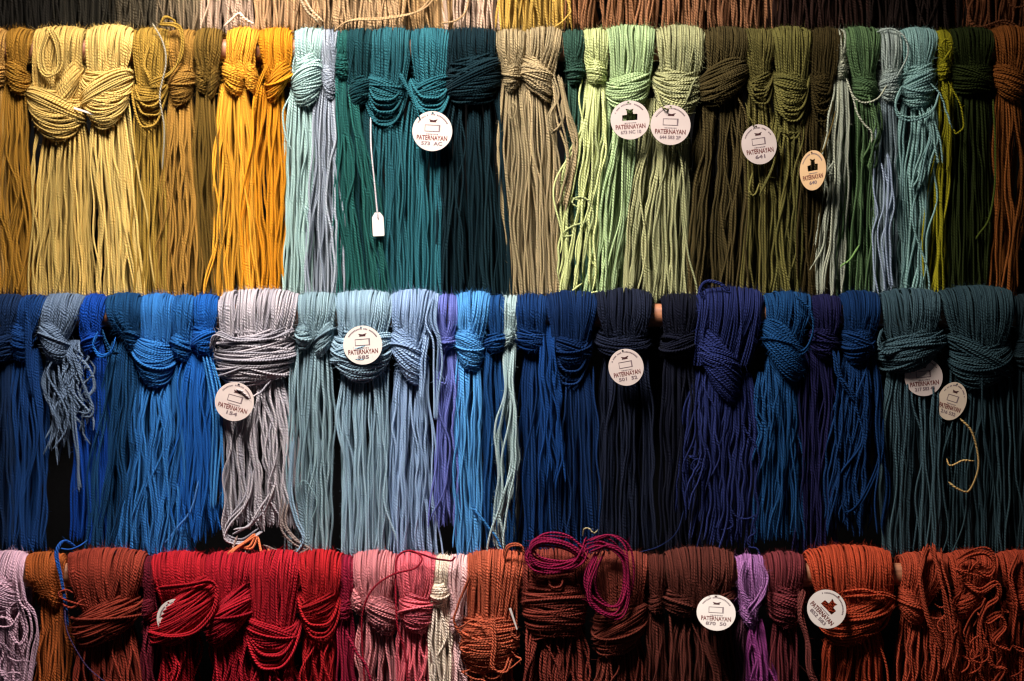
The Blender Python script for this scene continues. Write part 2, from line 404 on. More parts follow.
# ------------------------------------------------------------ setting: backing and rails
def box(name, x0, x1, y0, y1, z0, z1, mat):
    v = [(x, y, z) for x in (x0, x1) for y in (y0, y1) for z in (z0, z1)]
    f = [(0,1,3,2),(4,6,7,5),(0,4,5,1),(2,3,7,6),(0,2,6,4),(1,5,7,3)]
    me = bpy.data.meshes.new(name); me.from_pydata(v, [], f); me.materials.append(mat)
    o = bpy.data.objects.new(name, me); COL.objects.link(o); return o
bk = box('backing_panel', -1.0, 1.0, 0.17, 0.19, -0.62, 0.86, plain('black_felt', (14, 14, 16), 0.95, 0.2, 300, 0.0006))
tag(bk, 'black felt backing panel behind all the hanging yarn', 'panel')
WOOD = wood()
def rail(row, label):
    py, yr = ROWS[row]; s = (DIST + yr - .018) / DIST; n = 32; r = RAIL_R * .001; L = 0.80
    prof = [(-L, r*0.8), (-L+0.003, r), (L-0.003, r), (L, r*0.8)]
    v, f = [], []
    xs = [-L, -L+.003] + list(np.linspace(-L+.05, L-.05, 30)) + [L-.003, L]
    for i, x in enumerate(xs):
        rr = r*0.8 if i in (0, len(xs)-1) else r
        for k in range(n): v.append((x, rr*math.cos(k/n*2*math.pi), rr*math.sin(k/n*2*math.pi)))
    for i in range(len(xs)-1):
        for k in range(n): f.append((i*n+k, i*n+(k+1)%n, (i+1)*n+(k+1)%n, (i+1)*n+k))
    f.append(tuple(range(n))[::-1]); f.append(tuple((len(xs)-1)*n+k for k in range(n)))
    me = bpy.data.meshes.new('wooden_rail'); me.from_pydata(v, [], f); me.materials.append(WOOD)
    for p in me.polygons: p.use_smooth = len(p.vertices) == 4
    o = bpy.data.objects.new('wooden_rail', me); COL.objects.link(o)
    o.location = (0, yr, (340.5 - py) * s * 0.001)
    tag(o, label, 'rail', 'wooden rails carrying the yarn')
rail(1, 'wooden rail under the yellow, teal and green skeins')
rail(2, 'wooden rail showing between navy skeins in the blue row')
rail(3, 'wooden rail showing beside the orange skein in the red row')
rail(0, 'wooden rail above the frame carrying the beige and brown skeins')

# ------------------------------------------------------------ row 0: only the tail ends show
ROW0 = [
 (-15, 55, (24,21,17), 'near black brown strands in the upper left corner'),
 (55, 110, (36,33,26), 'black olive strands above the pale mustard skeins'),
 (110, 160, (70,62,48), 'dark grey strands above the olive gold skein'),
 (160, 205, (126,108,84), 'grey beige strands above the ochre skein'),
 (205, 252, (196,164,140), 'pale pinkish beige strands above the yellow skein'),
 (252, 320, (186,146,106), 'tan strands above the orange skein'),
 (320, 405, (182,146,106), 'warm sand strands with a pale loop above the teal skeins'),
 (405, 450, (168,130,86), 'golden tan strands above the lighter teal skein'),
 (450, 500, (200,168,144), 'pale pink cream strands above the blackish teal skein'),
 (500, 568, (198,156,72), 'yellow ochre strands above the tan skeins'),
 (568, 640, (150,100,66), 'chestnut tan strands above the lime skein'),
 (640, 705, (160,108,74), 'light copper brown strands above the sage skein'),
 (705, 775, (150,100,68), 'copper brown strands above the dark olive skein'),
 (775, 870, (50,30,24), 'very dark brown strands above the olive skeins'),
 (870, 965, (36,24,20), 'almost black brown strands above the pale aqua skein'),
 (962, 1040, (120,68,40), 'rust brown curly strands in the upper right corner'),
]
for x0, x1, c, lab in ROW0:
    cx = (x0+x1)/2; ww = x1-x0
    o = {}
    if lab.startswith('warm sand'):
        o['loose'] = [([(338,30,-24),(352,22,-30),(385,20,-30),(420,12,-28),(438,-6,-26)], dict(n=2, spread=1.0, rad=.9)),
                      ([(440,26,-30),(462,18,-30),(472,-8,-28)], dict(rad=.95))]
    if lab.startswith('pale pinkish'):
        o['loose'] = [([(226,28,-30),(240,16,-32),(248,22,-32),(256,27,-30)], dict(rad=1.2, col=(220,200,176))), ([(300,-4,-30),(310,14,-30),(322,25,-28)], dict(n=2, spread=1.2, rad=1.2, col=(214,184,144)))]
    if lab.startswith('yellow ochre'):
        o['loose'] = [([(562,-8,-28),(570,10,-30),(566,20,-30),(552,30,-28)], dict(rad=.95))]
    if lab.startswith('rust brown'):
        o['loose'] = [([(975,-6,-30),(966,14,-30),(975,30,-30),(1000,24,-30),(1014,30,-30),(1018,40,-28)], dict(n=2, spread=.8)),
                      ([(1024,8,-30),(1010,9,-30),(1004,0,-30),(1010,-8,-30)], dict())]
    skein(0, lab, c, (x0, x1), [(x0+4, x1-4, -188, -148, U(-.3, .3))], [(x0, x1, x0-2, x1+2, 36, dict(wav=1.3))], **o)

# ------------------------------------------------------------ row 1
S1 = lambda *a, **k: skein(1, *a, **k)
S1('golden brown skein cut by the left edge, beside a pale mustard one', (176,130,64), (-20,5), [(-18,5,64,88,.1)], [(-18,4,-20,6,294)])
S1('dark gold skein left of the pale mustard skeins', (152,106,34), (4,31), [(3,30,58,92,-.25,'l')], [(0,28,0,34,294,dict(wav=1.9,ragged=.03))])
S1('pale mustard skein with a big turban knot and a loop on its top', (202,166,90), (33,84), [(25,85,82,134,-.12,'u'), (50,83,68,108,.62,'l')],
   [(36,88,33,92,296)], pinch=.7, thick=12,
   over=[([(49,34,-25),(43,55,-27),(46,72,-29),(54,77,-30),(62,66,-30),(60,44,-29),(52,29,-25)], dict(n=4, spread=1.6))])
S1('brightest pale yellow skein with a wide cup shaped knot', (220,184,104), (85,132), [(79,132,62,121,.02,'u')], [(90,130,97,155,296,dict(wav=1.2))], thick=11)
S1('olive gold skein with drooping loops and a grey thread across it', (160,124,48), (131,170), [(131,169,80,124,.05,'f')], [(132,168,135,170,294)],
   over=[([(160,26,-24),(181,30,-28),(183,55,-30),(172,74,-30),(152,84,-30)], dict(n=3, spread=1.3)), ([(150,44,-24),(146,66,-28),(152,82,-28)], dict(n=2, spread=1.))],
   loose=[([(153,24,-22),(164,44,-27),(168,66,-30),(163,98,-32),(166,130,-30),(163,170,-26)], dict(rad=.9, col=(150,140,120))),
          ([(160,24,-18),(166,17,-20),(176,22,-22),(168,27,-24)], dict(n=2, spread=1.2))])
S1('ochre skein with a round ball knot between the olive gold and the dark olive skeins', (158,114,48), (168,194), [(168,194,62,104,.12)], [(164,194,156,202,294,dict(wav=1.2))])
S1('dark olive brown skein with a small split knot left of the yellow skein', (110,82,30), (193,222), [(194,208,66,92,-.2), (206,219,64,96,.5)], [(192,214,195,224,294)])
S1('bright yellow skein with two small knots', (220,152,44), (225,257), [(221,244,62,93,-.25), (242,258,60,90,-.35)], [(214,250,205,266,294,dict(wav=1.2))])
S1('deep orange skein between the yellow one and the pale aqua one', (210,132,24), (256,292), [(264,292,62,96,.42,'l')], [(250,287,240,282,294,dict(wav=1.3))],
   loose=[([(270,64,-27),(262,82,-29),(258,98,-28),(256,112,-26)], dict(n=2, spread=.8))])
S1('pale aqua skein with a smooth egg shaped knot', (158,188,184), (293,324), [(291,323,52,104,.16)], [(286,315,283,312,294)],
   loose=[([(292,96,-24),(284,112,-26),(286,135,-27),(293,152,-26)], dict())])
S1('lilac grey skein with a tiny oval knot beside the pale aqua one', (146,154,168), (318,337), [(320,337,64,96,-.5,'l')], [(312,342,306,344,294,dict(wav=1.4))], )
S1('green teal skein tied high with a slanting tail', (27,80,76), (333,352), [(333,351,52,78,-.1)], [(334,360,342,398,294,dict(wav=1.4,y_front=-26)), (334,352,333,360,292)])
S1('dark teal skein half hidden beside the green teal one', (15,54,60), (345,374), [(345,372,76,106,.2)], [(350,374,356,380,292)])
S1('mid teal skein with drooping loops and a thin price tag string', (33,84,94), (371,411), [(362,410,74,122,-.1,'f')], [(364,408,368,412,294)],
   loose=[([(400,74,-26),(407,88,-31),(414,104,-33),(418,118,-32)], dict(n=2, spread=.7))])
S1('lighter teal skein with hanging loops above a round tag', (37,94,106), (410,449), [(408,453,74,114,.1,'f')], [(404,442,404,444,294)])
S1('blackish teal skein wrapped with a wide flat knot', (9,33,41), (446,496), [(444,501,54,104,.08,'w')], [(440,502,438,510,294)], pinch=.85)
S1('narrow tan skein left of the wider tan one', (150,132,98), (495,527), [(502,521,60,90,.1)], [(498,530,508,540,294,dict(wav=1.2))],
   loose=[([(511,102,-24),(517,108,-28),(513,120,-28),(508,112,-26),(516,101,-24)], dict(rad=.9))])
S1('wide tan skein with a slanting oval knot', (162,142,106), (526,563), [(520,556,60,95,-.32)], [(518,558,528,562,294,dict(wav=1.2))],
   loose=[([(552,78,-24),(556,100,-27),(548,118,-29),(552,134,-29),(562,122,-29),(560,104,-26)], dict(n=2, spread=1.2)),
          ([(560,76,-22),(568,110,-26),(576,140,-27),(572,170,-27),(566,206,-25)], dict(n=4, spread=2.2)),
          ([(556,80,-24),(562,120,-27),(570,160,-27),(560,200,-25)], dict(n=3, spread=2.2))])
S1('small dark green skein tucked between tan and lime', (44,74,62), (562,585), [(566,586,62,82,.1)], [(568,586,570,592,292)])
S1('lime skein tied with a neat band and a curly slanting tail', (196,204,138), (584,609), [(585,608,60,84,-.05,'b')], [(582,609,552,592,294,dict(wav=2.0,curl=.5,ragged=.05,y_front=-26))], curls=[(562,592,150,285,4,12,(-20,-28))])
S1('mint green skein with a cup knot behind a round tag', (168,192,138), (607,657), [(604,652,68,108,.1,'u')], [(602,640,574,626,294)], thick=11)
S1('sage beige skein with a wide cup knot behind a round tag', (164,164,118), (657,707), [(652,703,64,114,-.06,'u')], [(640,692,620,690,294,dict(wav=1.3))], thick=11,
   loose=[([(655,88,-29),(657,100,-31),(662,112,-32)], dict()), ([(694,78,-29),(688,96,-32),(680,112,-32)], dict())])
S1('dark khaki skein with a wide crossed knot', (70,59,31), (706,750), [(695,751,58,102,.22,'l')], [(695,746,676,744,294,dict(wav=1.3))],
   loose=[([(738,98,-24),(744,115,-27),(747,130,-28)], dict(rad=.9))])
S1('narrow olive skein between two wider olive ones', (98,90,45), (742,776), [(746,774,70,101,.05,'f')], [(745,774,742,775,294)])
S1('olive skein with deep drooping loops', (106,100,50), (770,813), [(771,812,66,134,-.05,'f')], [(768,810,762,802,294,dict(wav=1.4))],
   loose=[([(778,130,-28),(775,150,-31),(770,170,-33),(758,195,-30)], dict(n=2, spread=1.)), ([(752,172,-26),(748,190,-29),(753,196,-30),(758,184,-29)], dict()),
          ([(790,140,-24),(782,133,-29),(776,132,-30)], dict())])
S1('dark brownish olive skein right of the olive loops', (58,47,20), (812,844), [(808,837,64,120,-.05,'f')], [(800,838,796,836,294)],
   loose=[([(832,100,-24),(826,130,-28),(818,156,-29)], dict())])
S1('thin off white skein bound at the top beside green', (176,180,158), (835,848), [(835,848,56,78,.05,'b')], [(832,850,812,842,296,dict(wav=1.5,ragged=.04,y_front=-27))], thick=8,
   loose=[([(845,80,-26),(851,96,-28),(862,104,-29),(876,100,-30),(885,86,-29)], dict(rad=.9)), ([(848,92,-27),(858,118,-29),(868,132,-30),(869,144,-30)], dict(rad=.9)),
          ([(836,160,-28),(826,170,-32),(824,177,-32),(832,175,-30)], dict(rad=1.1))])
S1('grass green skein beside the off white one', (84,112,72), (842,881), [(853,879,74,101,-.05,'w')], [(842,882,838,878,294,dict(wav=1.3))],
   loose=[([(872,100,-24),(876,130,-27),(870,150,-28),(866,166,-28)], dict(n=6, spread=3)), ([(858,245,-26),(850,258,-28),(838,268,-29)], dict(col=(120,160,90)))])
S1('pale sage white skein left of the pale aqua one', (172,186,178), (879,903), [(880,903,66,101,.08)], [(874,900,874,896,294,dict(col=(140,158,164)))],
   loose=[([(884,160,-24),(886,200,-28),(882,240,-28),(887,290,-26)], dict(n=8, spread=4.5, rad=.95, col=(156,172,196))),
          ([(877,32,-14),(890,29,-20),(903,38,-25),(906,55,-27),(896,78,-26)], dict())])
S1('pale aqua skein with a slack loop on the right side of the rail', (138,178,174), (902,938), [(900,937,62,108,.08)], [(900,940,898,924,294,dict(wav=1.6))],
   loose=[([(900,88,-24),(893,105,-29),(898,118,-31),(915,120,-32),(930,112,-32),(936,95,-30)], dict(n=2, spread=1.1)), ([(926,84,-28),(938,96,-30),(944,112,-30),(949,130,-30)], dict(n=1)),
          ([(922,112,-24),(926,140,-28),(920,165,-28),(913,190,-27)], dict(n=7, spread=3.6)), ([(930,110,-24),(934,140,-28),(938,166,-28)], dict(n=3, spread=2))])
S1('narrow chartreuse skein with a bow', (150,142,26), (936,953), [(937,952,56,78,.2)], [(936,958,924,948,294,dict(wav=1.5))], thick=11,
   loose=[([(942,60,-27),(938,48,-30),(944,42,-30),(949,50,-29),(943,62,-27)], dict(n=2, spread=1.)), ([(946,82,-26),(957,104,-29),(961,126,-30),(954,135,-30),(951,131,-30)], dict()),
          ([(940,84,-26),(946,120,-29),(945,170,-29)], dict(n=3, spread=1.8))])
S1('dark moss green skein near the right edge', (36,45,11), (950,996), [(950,996,62,92,.0,'w')], [(952,994,950,994,294)],
   loose=[([(992,100,-22),(994,160,-26),(988,215,-27),(974,240,-26)], dict(n=1, col=(84,96,30)))])
S1('rust brown skein cut by the right edge of the green row', (134,74,28), (994,1034), [(992,1030,64,99,-.15)], [(994,1026,992,1022,294,dict(wav=1.6))])

# ------------------------------------------------------------ row 2
S2 = lambda *a, **k: skein(2, *a, **k)
S2('navy skein cut by the left edge', (11,34,70), (-14,19), [(-12,16,332,362,.1)], [(-12,14,-14,20,548)])
S2('deep blue skein with a thick strand over its small knot', (13,50,106), (18,44), [(8,31,324,360,-.2)], [(6,42,2,44,548,dict(wav=1.4))],
   over=[([(30,300,-24),(32,330,-28),(33,360,-27),(34,395,-22)], dict(n=5, spread=2.2))])
S2('slate grey skein with a short frayed curly tail', (92,110,136), (42,82), [(37,69,322,360,-.3,'l')], [(42,66,48,72,470,dict(wav=2,ragged=.16)), (62,82,58,100,450,dict(wav=2.6,curl=1.6,ragged=.15,ytop=340,y_front=-25))],
   loose=[([(74,352,-26),(84,380,-29),(94,402,-30),(92,414,-30),(82,412,-29)], dict(n=2, spread=1.4)), ([(72,360,-24),(74,420,-27),(78,460,-26),(80,488,-24)], dict(n=2, spread=1.6)),
          ([(78,356,-25),(92,372,-28),(96,388,-28),(90,398,-29)], dict(n=2, spread=1.2))])
S2('royal blue skein beside the slate grey one', (8,58,150), (79,104), [(80,100,330,352,.1)], [(72,106,68,112,545)])
S2('petrol blue skein with a small round loop', (14,58,102), (103,141), [(122,141,324,350,-.1)], [(106,138,84,128,548,dict(wav=1.4,y_front=-24))],
   loose=[([(99,334,-27),(95,346,-30),(102,357,-31),(113,352,-31),(117,340,-29)], dict(n=3, spread=1.3, col=(24,88,170))), ([(104,330,-24),(112,350,-26),(122,352,-27)], dict(n=2, spread=1.2))])
S2('bright steel blue skein with a large round knot in front of the blue ones', (42,106,178), (139,174), [(131,176,334,381,-.14,'u')], [(134,172,118,178,556,dict(wav=1.7,y_front=-28,ragged=.03,curl=.4))], thick=12)
S2('mid blue skein with a small knot right of the steel blue one', (30,88,154), (172,193), [(169,191,334,359,-.2)], [(168,192,152,196,552,dict(wav=1.6))])
S2('vivid blue skein next to the pale lilac grey one', (20,82,164), (192,219), [(190,215,325,355,-.05)], [(182,216,172,222,545,dict(wav=1.6,y_front=-24,ragged=.05))],
   loose=[([(208,360,-22),(217,400,-26),(219,440,-27),(216,510,-25)], dict(n=5, spread=3, col=(52,120,190))), ([(200,480,-26),(192,510,-27),(178,528,-28),(158,552,-26)], dict(col=(60,110,180)))])
S2('pale lilac grey skein with a broad wrapped knot', (168,161,170), (218,298), [(213,296,328,384,.04,'w')], [(226,288,226,300,532,dict(wav=1.8,curl=.3,ragged=.03,y_front=-25))], thick=13, pinch=.74,
   over=[([(212,348,-20),(220,334,-28),(240,340,-31),(275,338,-30),(294,330,-22)], dict(n=4, spread=1.5))],
   loose=[([(252,470,-28),(248,500,-31),(232,520,-33),(228,535,-34),(244,540,-34),(262,530,-33)], dict(n=5, spread=2.4)),
          ([(270,490,-28),(262,510,-31),(250,522,-33),(238,528,-34)], dict(n=4, spread=2.4)),
          ([(286,500,-28),(284,522,-31),(296,538,-34),(308,546,-36),(290,552,-38),(268,545,-38)], dict(n=4, spread=2, col=(128,112,108))),
          ([(240,534,-34),(236,548,-40),(244,562,-52),(251,558,-54),(250,548,-48)], dict(rad=1.1, col=(170,140,132))),
          ([(272,380,-26),(262,392,-30),(252,398,-31)], dict(rad=.9))])
S2('greyish teal blue skein with two small side by side knots', (124,150,162), (297,336), [(294,314,322,348,.05), (313,335,322,352,.45)], [(290,334,288,332,552,dict(wav=1.3))],
   loose=[([(294,440,-24),(292,490,-28),(298,520,-32),(306,535,-35),(300,550,-37)], dict(n=3, spread=1.8, col=(130,156,178))), ([(296,490,-26),(306,480,-29),(318,500,-29),(312,520,-29)], dict(rad=.7, col=(120,150,160))),
          ([(322,440,-24),(326,480,-27),(330,520,-27)], dict())])
S2('powder blue skein behind a bright round tag', (134,162,182), (335,393), [(329,393,326,376,-.02,'u')], [(332,392,334,394,552)], thick=11)
S2('light cornflower blue skein with a slanting knot', (130,156,194), (391,440), [(389,428,330,378,-.38,'l')], [(390,430,384,438,552,dict(wav=1.2))], thick=11,
   over=[([(432,300,-24),(430,325,-28),(436,345,-29),(436,375,-28),(433,420,-26)], dict(n=4, spread=2.4)), ([(428,335,-26),(425,365,-28),(423,400,-26)], dict(n=3, spread=1.8))])
S2('periwinkle violet skein with a frayed tail', (94,104,180), (437,457), [(437,456,334,350,.1)], [(437,458,432,462,540,dict(wav=1.4,ragged=.05,y_front=-25))],
   loose=[([(444,368,-24),(439,378,-28),(445,384,-29),(449,374,-27)], dict(rad=.9))])
S2('sky blue skein with an oval knot', (74,142,206), (456,493), [(455,484,326,369,-.18)], [(456,484,456,484,558,dict(wav=1.6,y_front=-27))], thick=12,
   loose=[([(470,480,-28),(472,505,-30),(484,520,-31),(498,540,-30),(504,552,-28)], dict(rad=1., col=(44,106,170)))])
S2('dark blue skein right of the sky blue one', (18,62,118), (488,506), [(484,508,332,352,.05)], [(478,510,474,516,550,dict(wav=1.4))])
S2('thin pale aqua skein with a wavy tail in the blue row', (150,174,178), (503,519), [(502,515,326,346,.2)], [(502,518,492,512,548,dict(wav=2.2,ragged=.05,y_front=-26))], thick=9)
S2('dark royal blue skein with a frayed tail in front', (9,44,96), (515,549), [(514,548,328,352,-.1)], [(520,552,516,552,550), (536,556,538,568,490,dict(wav=1.6,ragged=.06,y_front=-32,ytop=325,col=(12,54,116)))], thick=12)
S2('dark royal blue skein with hanging open loops', (7,35,79), (546,598), [(549,594,332,384,.0,'f')], [(546,596,544,598,550)], thick=12)
S2('slate navy skein behind a tilted round tag', (20,26,46), (597,654), [(594,652,328,358,.0,'u')], [(600,650,596,655,548)],)
S2('blue black skein between bare rail and indigo', (10,13,30), (662,699), [(660,698,332,358,.0)], [(662,698,660,700,548)])
S2('indigo skein with a broad slanting knot and a loop above the rail', (28,37,88), (698,766), [(697,742,334,392,-.55,'w')], [(702,760,690,758,548,dict(wav=1.8,ragged=.07,curl=.4)), (690,720,676,716,525,dict(wav=1.8,ragged=.08,ytop=370,y_front=-26))], thick=13, pinch=1.1, curls=[(690,752,430,535,4,12,(-20,-28))],
   loose=[([(706,300,-18),(700,290,-20),(706,281,-20),(722,284,-20),(732,294,-18)], dict(n=3, spread=.9)), ([(684,510,-24),(676,530,-27),(660,545,-28),(636,552,-28)], dict(rad=.5, col=(30,42,90)))])
S2('peacock blue skein with a diagonal round knot', (17,60,108), (765,813), [(760,808,322,374,-.4,'l')], [(764,800,756,806,545,dict(wav=1.4)), (756,776,752,770,470,dict(wav=1.6,ragged=.12,ytop=372,y_front=-27)), (776,800,776,792,500,dict(wav=1.5,ragged=.1,ytop=365))], thick=13,
   over=[([(796,296,-26),(810,312,-29),(812,335,-29),(800,352,-29),(775,335,-28)], dict(n=2, spread=1.))])
S2('dark violet blue skein between peacock and cobalt', (22,22,64), (812,843), [(809,840,328,358,-.1)], [(798,836,792,838,548,dict(wav=1.3))])
S2('cobalt skein with a gathered frayed tail', (11,45,92), (842,883), [(842,876,326,362,.05)], [(838,880,818,884,540,dict(wav=1.7,ragged=.06,curl=.5,y_front=-26))], thick=11,
   loose=[([(836,350,-26),(838,372,-29),(848,388,-29),(856,400,-27)], dict(n=5, spread=2)), ([(880,420,-26),(878,460,-28),(860,500,-29),(845,512,-30),(842,500,-29)], dict(n=2, spread=1.2))])
S2('grey teal skein with a thick knot above a round tag', (58,82,92), (882,943), [(876,948,328,369,.14,'l')], [(884,946,880,944,552)], thick=12,
   over=[([(880,330,-24),(877,342,-28),(884,352,-30),(905,346,-31),(935,338,-30)], dict(n=3, spread=1.3))])
S2('dark grey teal skein with a single strand down its front', (43,65,73), (942,1017), [(947,1014,334,382,.05,'u')], [(946,1014,944,1018,552)], thick=12,
   over=[([(979,294,-24),(980,330,-29),(979,370,-31),(982,430,-26),(992,480,-24)], dict(rad=1.15))])
S2('black teal skein cut by the right edge', (26,42,48), (1016,1050), [(1014,1046,334,366,.1)], [(1016,1048,1014,1050,550)])

# ------------------------------------------------------------ row 3
S3 = lambda *a, **k: skein(3, *a, **k)
YB = 730
S3('pale lilac pink skein cut by the left edge with curly loops', (198,158,178), (-16,25), [(-14,22,572,612,-.25,'l')], [(-14,22,-14,32,YB,dict(wav=1.8))], curls=[(-4,36,600,690,8,11)],
   loose=[([(20,575,-26),(26,600,-30),(36,612,-31),(39,632,-31),(34,652,-30),(28,690,-28)], dict(n=4, spread=2)), ([(10,600,-28),(14,628,-31),(24,640,-32),(30,625,-31),(22,600,-29)], dict(n=2, spread=1.4))])
S3('orange brown skein beside the lilac pink one', (156,76,32), (23,62), [(45,62,584,606,-.3)], [(36,66,34,68,YB)], thick=11, pinch=1.2)
S3('wide rust skein with a long slanting knot', (136,48,34), (66,144), [(70,142,597,640,.2,'l')], [(74,140,76,142,YB)], thick=12,
   loose=[([(88,604,-28),(72,600,-31),(62,593,-32),(68,588,-31),(76,592,-29)], dict(n=1)), ([(86,598,-28),(74,606,-31),(66,602,-31)], dict())])
S3('narrow wine red skein between rust and scarlet', (104,22,38), (143,153), [(140,154,598,620,.1)], [(140,156,140,156,YB)], thick=7)
S3('scarlet skein with a round knot holding a hidden tag', (172,22,34), (150,204), [(147,222,584,638,.34,'l')], [(152,196,154,198,YB,dict(wav=1.3))], thick=12,
   over=[([(160,588,-26),(190,584,-31),(212,580,-32),(219,592,-33),(214,612,-34),(196,630,-34),(172,634,-34),(150,630,-30)], dict(n=5, spread=1.7))],
   loose=[([(172,650,-24),(178,668,-28),(172,690,-28)], dict(n=3, spread=2))])
S3('crimson skein with a lopsided knot right of the scarlet one', (168,20,36), (203,250), [(204,252,592,638,.32)], [(206,250,206,250,YB)], thick=12)
S3('crimson skein with a deep hanging loop knot', (170,22,36), (250,300), [(240,302,616,668,.0,'f')], [(246,298,246,298,YB)], thick=12, pinch=.6)
S3('scarlet skein with a looped bow of strands left of the dusty pink one', (170,23,30), (298,342), [(295,342,588,636,.22,'f')], [(300,338,300,338,YB,dict(wav=1.2))], thick=11)
S3('narrow dark crimson skein beside dusty pink', (138,20,48), (340,354), [(338,352,598,620,.1)], [(336,356,340,360,YB)], thick=8,
   loose=[([(346,630,-24),(356,650,-27),(366,664,-28),(372,684,-28)], dict(n=2, spread=.8))])
S3('dusty pink skein with a slanting knot', (206,122,128), (352,396), [(364,398,594,631,-.2), (350,366,590,612,-.3)], [(354,394,356,396,YB)])
S3('strong pink skein with a round knot', (224,98,112), (395,436), [(398,434,592,631,-.08)], [(396,430,394,432,YB)])
S3('cream skein with a tight small knot', (242,216,196), (433,450), [(429,450,580,606,.05)], [(428,452,430,456,YB,dict(wav=1.2,y_front=-25))], thick=11)
S3('pale blush pink skein behind the cream one', (224,178,180), (448,469), [(448,464,610,634,.1)], [(448,466,450,468,YB)], )
S3('terracotta skein with a thick messy knot', (178,82,56), (466,525), [(457,520,614,670,.02,'w'), (468,512,622,664,-.45,'l')], [(462,516,462,516,YB)], curls=[(462,516,616,668,9,9)], thick=13,
   over=[([(504,560,-20),(508,546,-23),(520,545,-24),(524,556,-22)], dict(n=2, spread=.8)), ([(494,614,-34),(496,640,-38),(494,664,-38),(506,668,-37),(512,655,-34)], dict(n=2, spread=1))],
   loose=[([(470,575,-24),(458,605,-27),(455,622,-27),(466,640,-26)], dict(n=2, spread=1.))])
S3('rust brown skein wound with a tall horizontal wrap', (122,48,38), (523,590), [(521,588,568,636,.02,'b')], [(522,586,518,592,YB,dict(wav=1.3))], thick=10, pinch=.9,
   over=[([(549,577,-32),(552,586,-34),(560,585,-34),(563,576,-32)], dict(n=2, spread=.9))])
S3('reddish brown skein behind a crimson loop', (122,52,40), (590,650), [(592,648,602,652,.1,'w')], [(594,646,592,648,YB)], thick=12)
S3('narrow dark brown skein in shadow of its neighbours', (88,38,30), (648,666), [(648,664,594,614,.1)], [(646,666,646,668,YB)], thick=8)
S3('dark brown red skein with a loose side knot', (92,42,34), (665,737), [(662,702,591,616,-.08), (700,736,590,620,.1)], [(668,734,668,740,YB)],)
S3('lilac braided skein with a magenta tail', (170,110,172), (737,766), [(740,758,606,626,-.35)], [(748,766,746,792,YB,dict(col=(140,56,122),wav=1.2,y_front=-26)), (734,748,732,746,YB,dict(col=(96,52,70)))], thick=11,
   over=[([(744,562,-24),(738,580,-28),(744,598,-30),(752,610,-29)], dict(n=5, spread=1.6)), ([(758,562,-24),(764,578,-28),(758,596,-30),(748,610,-29)], dict(n=5, spread=1.6))])
S3('maroon skein left of the bare rail end', (114,44,50), (765,806), [(768,802,584,626,-.1)], [(772,796,770,800,YB)],
   loose=[([(802,590,-24),(798,612,-28),(806,640,-29),(808,670,-28),(818,690,-27)], dict(n=6, spread=2.6, col=(120,58,54)))])
S3('bright orange skein with a swooping wide knot behind a round tag', (184,68,40), (808,894), [(818,896,590,636,.14,'u')], [(824,886,822,890,YB)], thick=12, pinch=.8,
   over=[([(842,596,-28),(870,592,-32),(892,598,-28)], dict(n=4, spread=1.8))])
S3('burnt orange skein with long looped strands over its front', (170,66,42), (902,952), [(898,926,590,622,-.3)], [(896,950,892,952,YB,dict(wav=1.4))], curls=[(900,950,600,690,3,10)], thick=12,
   over=[([(925,548,-22),(918,570,-28),(920,600,-31),(930,630,-30),(938,650,-28)], dict(n=7, spread=3)), ([(934,546,-22),(938,570,-28),(944,600,-31),(950,640,-30),(945,668,-28)], dict(n=7, spread=3))])
S3('burnt orange skein with a wild tangle of curls', (168,62,38), (950,1000), [(952,985,582,614,.3,'l')], [(948,1000,950,1002,YB,dict(wav=2,curl=1.))], curls=[(960,1002,600,690,5,11),(952,998,556,610,6,9)], thick=12,
   over=[([(954,560,-26),(966,552,-30),(982,550,-31),(990,562,-31),(984,572,-31),(972,566,-31)], dict(n=4, spread=2)), ([(960,580,-28),(976,590,-32),(992,582,-33),(994,596,-33),(982,606,-33),(976,625,-32),(978,650,-30)], dict(n=4, spread=2)),
         ([(978,616,-28),(984,620,-32),(996,614,-33),(1002,625,-32),(990,640,-31),(1006,648,-30)], dict(n=3, spread=2)), ([(985,652,-28),(990,664,-30),(1000,668,-30),(992,684,-28)], dict(n=3, spread=2.2))])
S3('burnt orange skein cut by the right edge', (164,60,37), (1000,1044), [(1008,1040,580,612,.2)], [(1000,1040,998,1042,YB,dict(wav=1.5))], curls=[(1000,1030,580,690,4,10)], thick=12,
   over=[([(1016,552,-24),(1008,575,-29),(1014,600,-30),(1010,640,-28)], dict(n=4, spread=2.4))])

# ------------------------------------------------------------ loose yarn lying over the rows
def yarn_thing(name, label, cat, row, col, paths):
    tb = Tubes()
    for p, k in paths: bundle(tb, row, p, **k)
    p0 = paths[0][0][0]
    org = tuple(to_world(np.array([float(p0[0]), -30.0, -float(p0[1])]), row))
    o = tb.build(name, yarn(col), None, org); tag(o, label, cat); return o
yarn_thing('yarn_loop', 'magenta crimson coil of yarn looped over the rust brown skeins', 'loose yarn', 3, (124,14,54),
   [([(588,558,-30),(570,544,-32),(545,540,-32),(531,548,-33),(536,562,-34),(560,566,-34),(580,560,-33),(588,545,-31)], dict(n=11, spread=3.4, rad=.9)),
    ([(588,545,-30),(606,540,-32),(622,552,-33),(626,580,-34),(620,604,-36),(606,608,-36),(590,596,-36),(588,575,-35),(598,552,-32)], dict(n=9, spread=3.2, rad=.9)),
    ([(534,560,-33),(534,570,-34),(550,571,-34),(572,570,-34)], dict(n=1))])
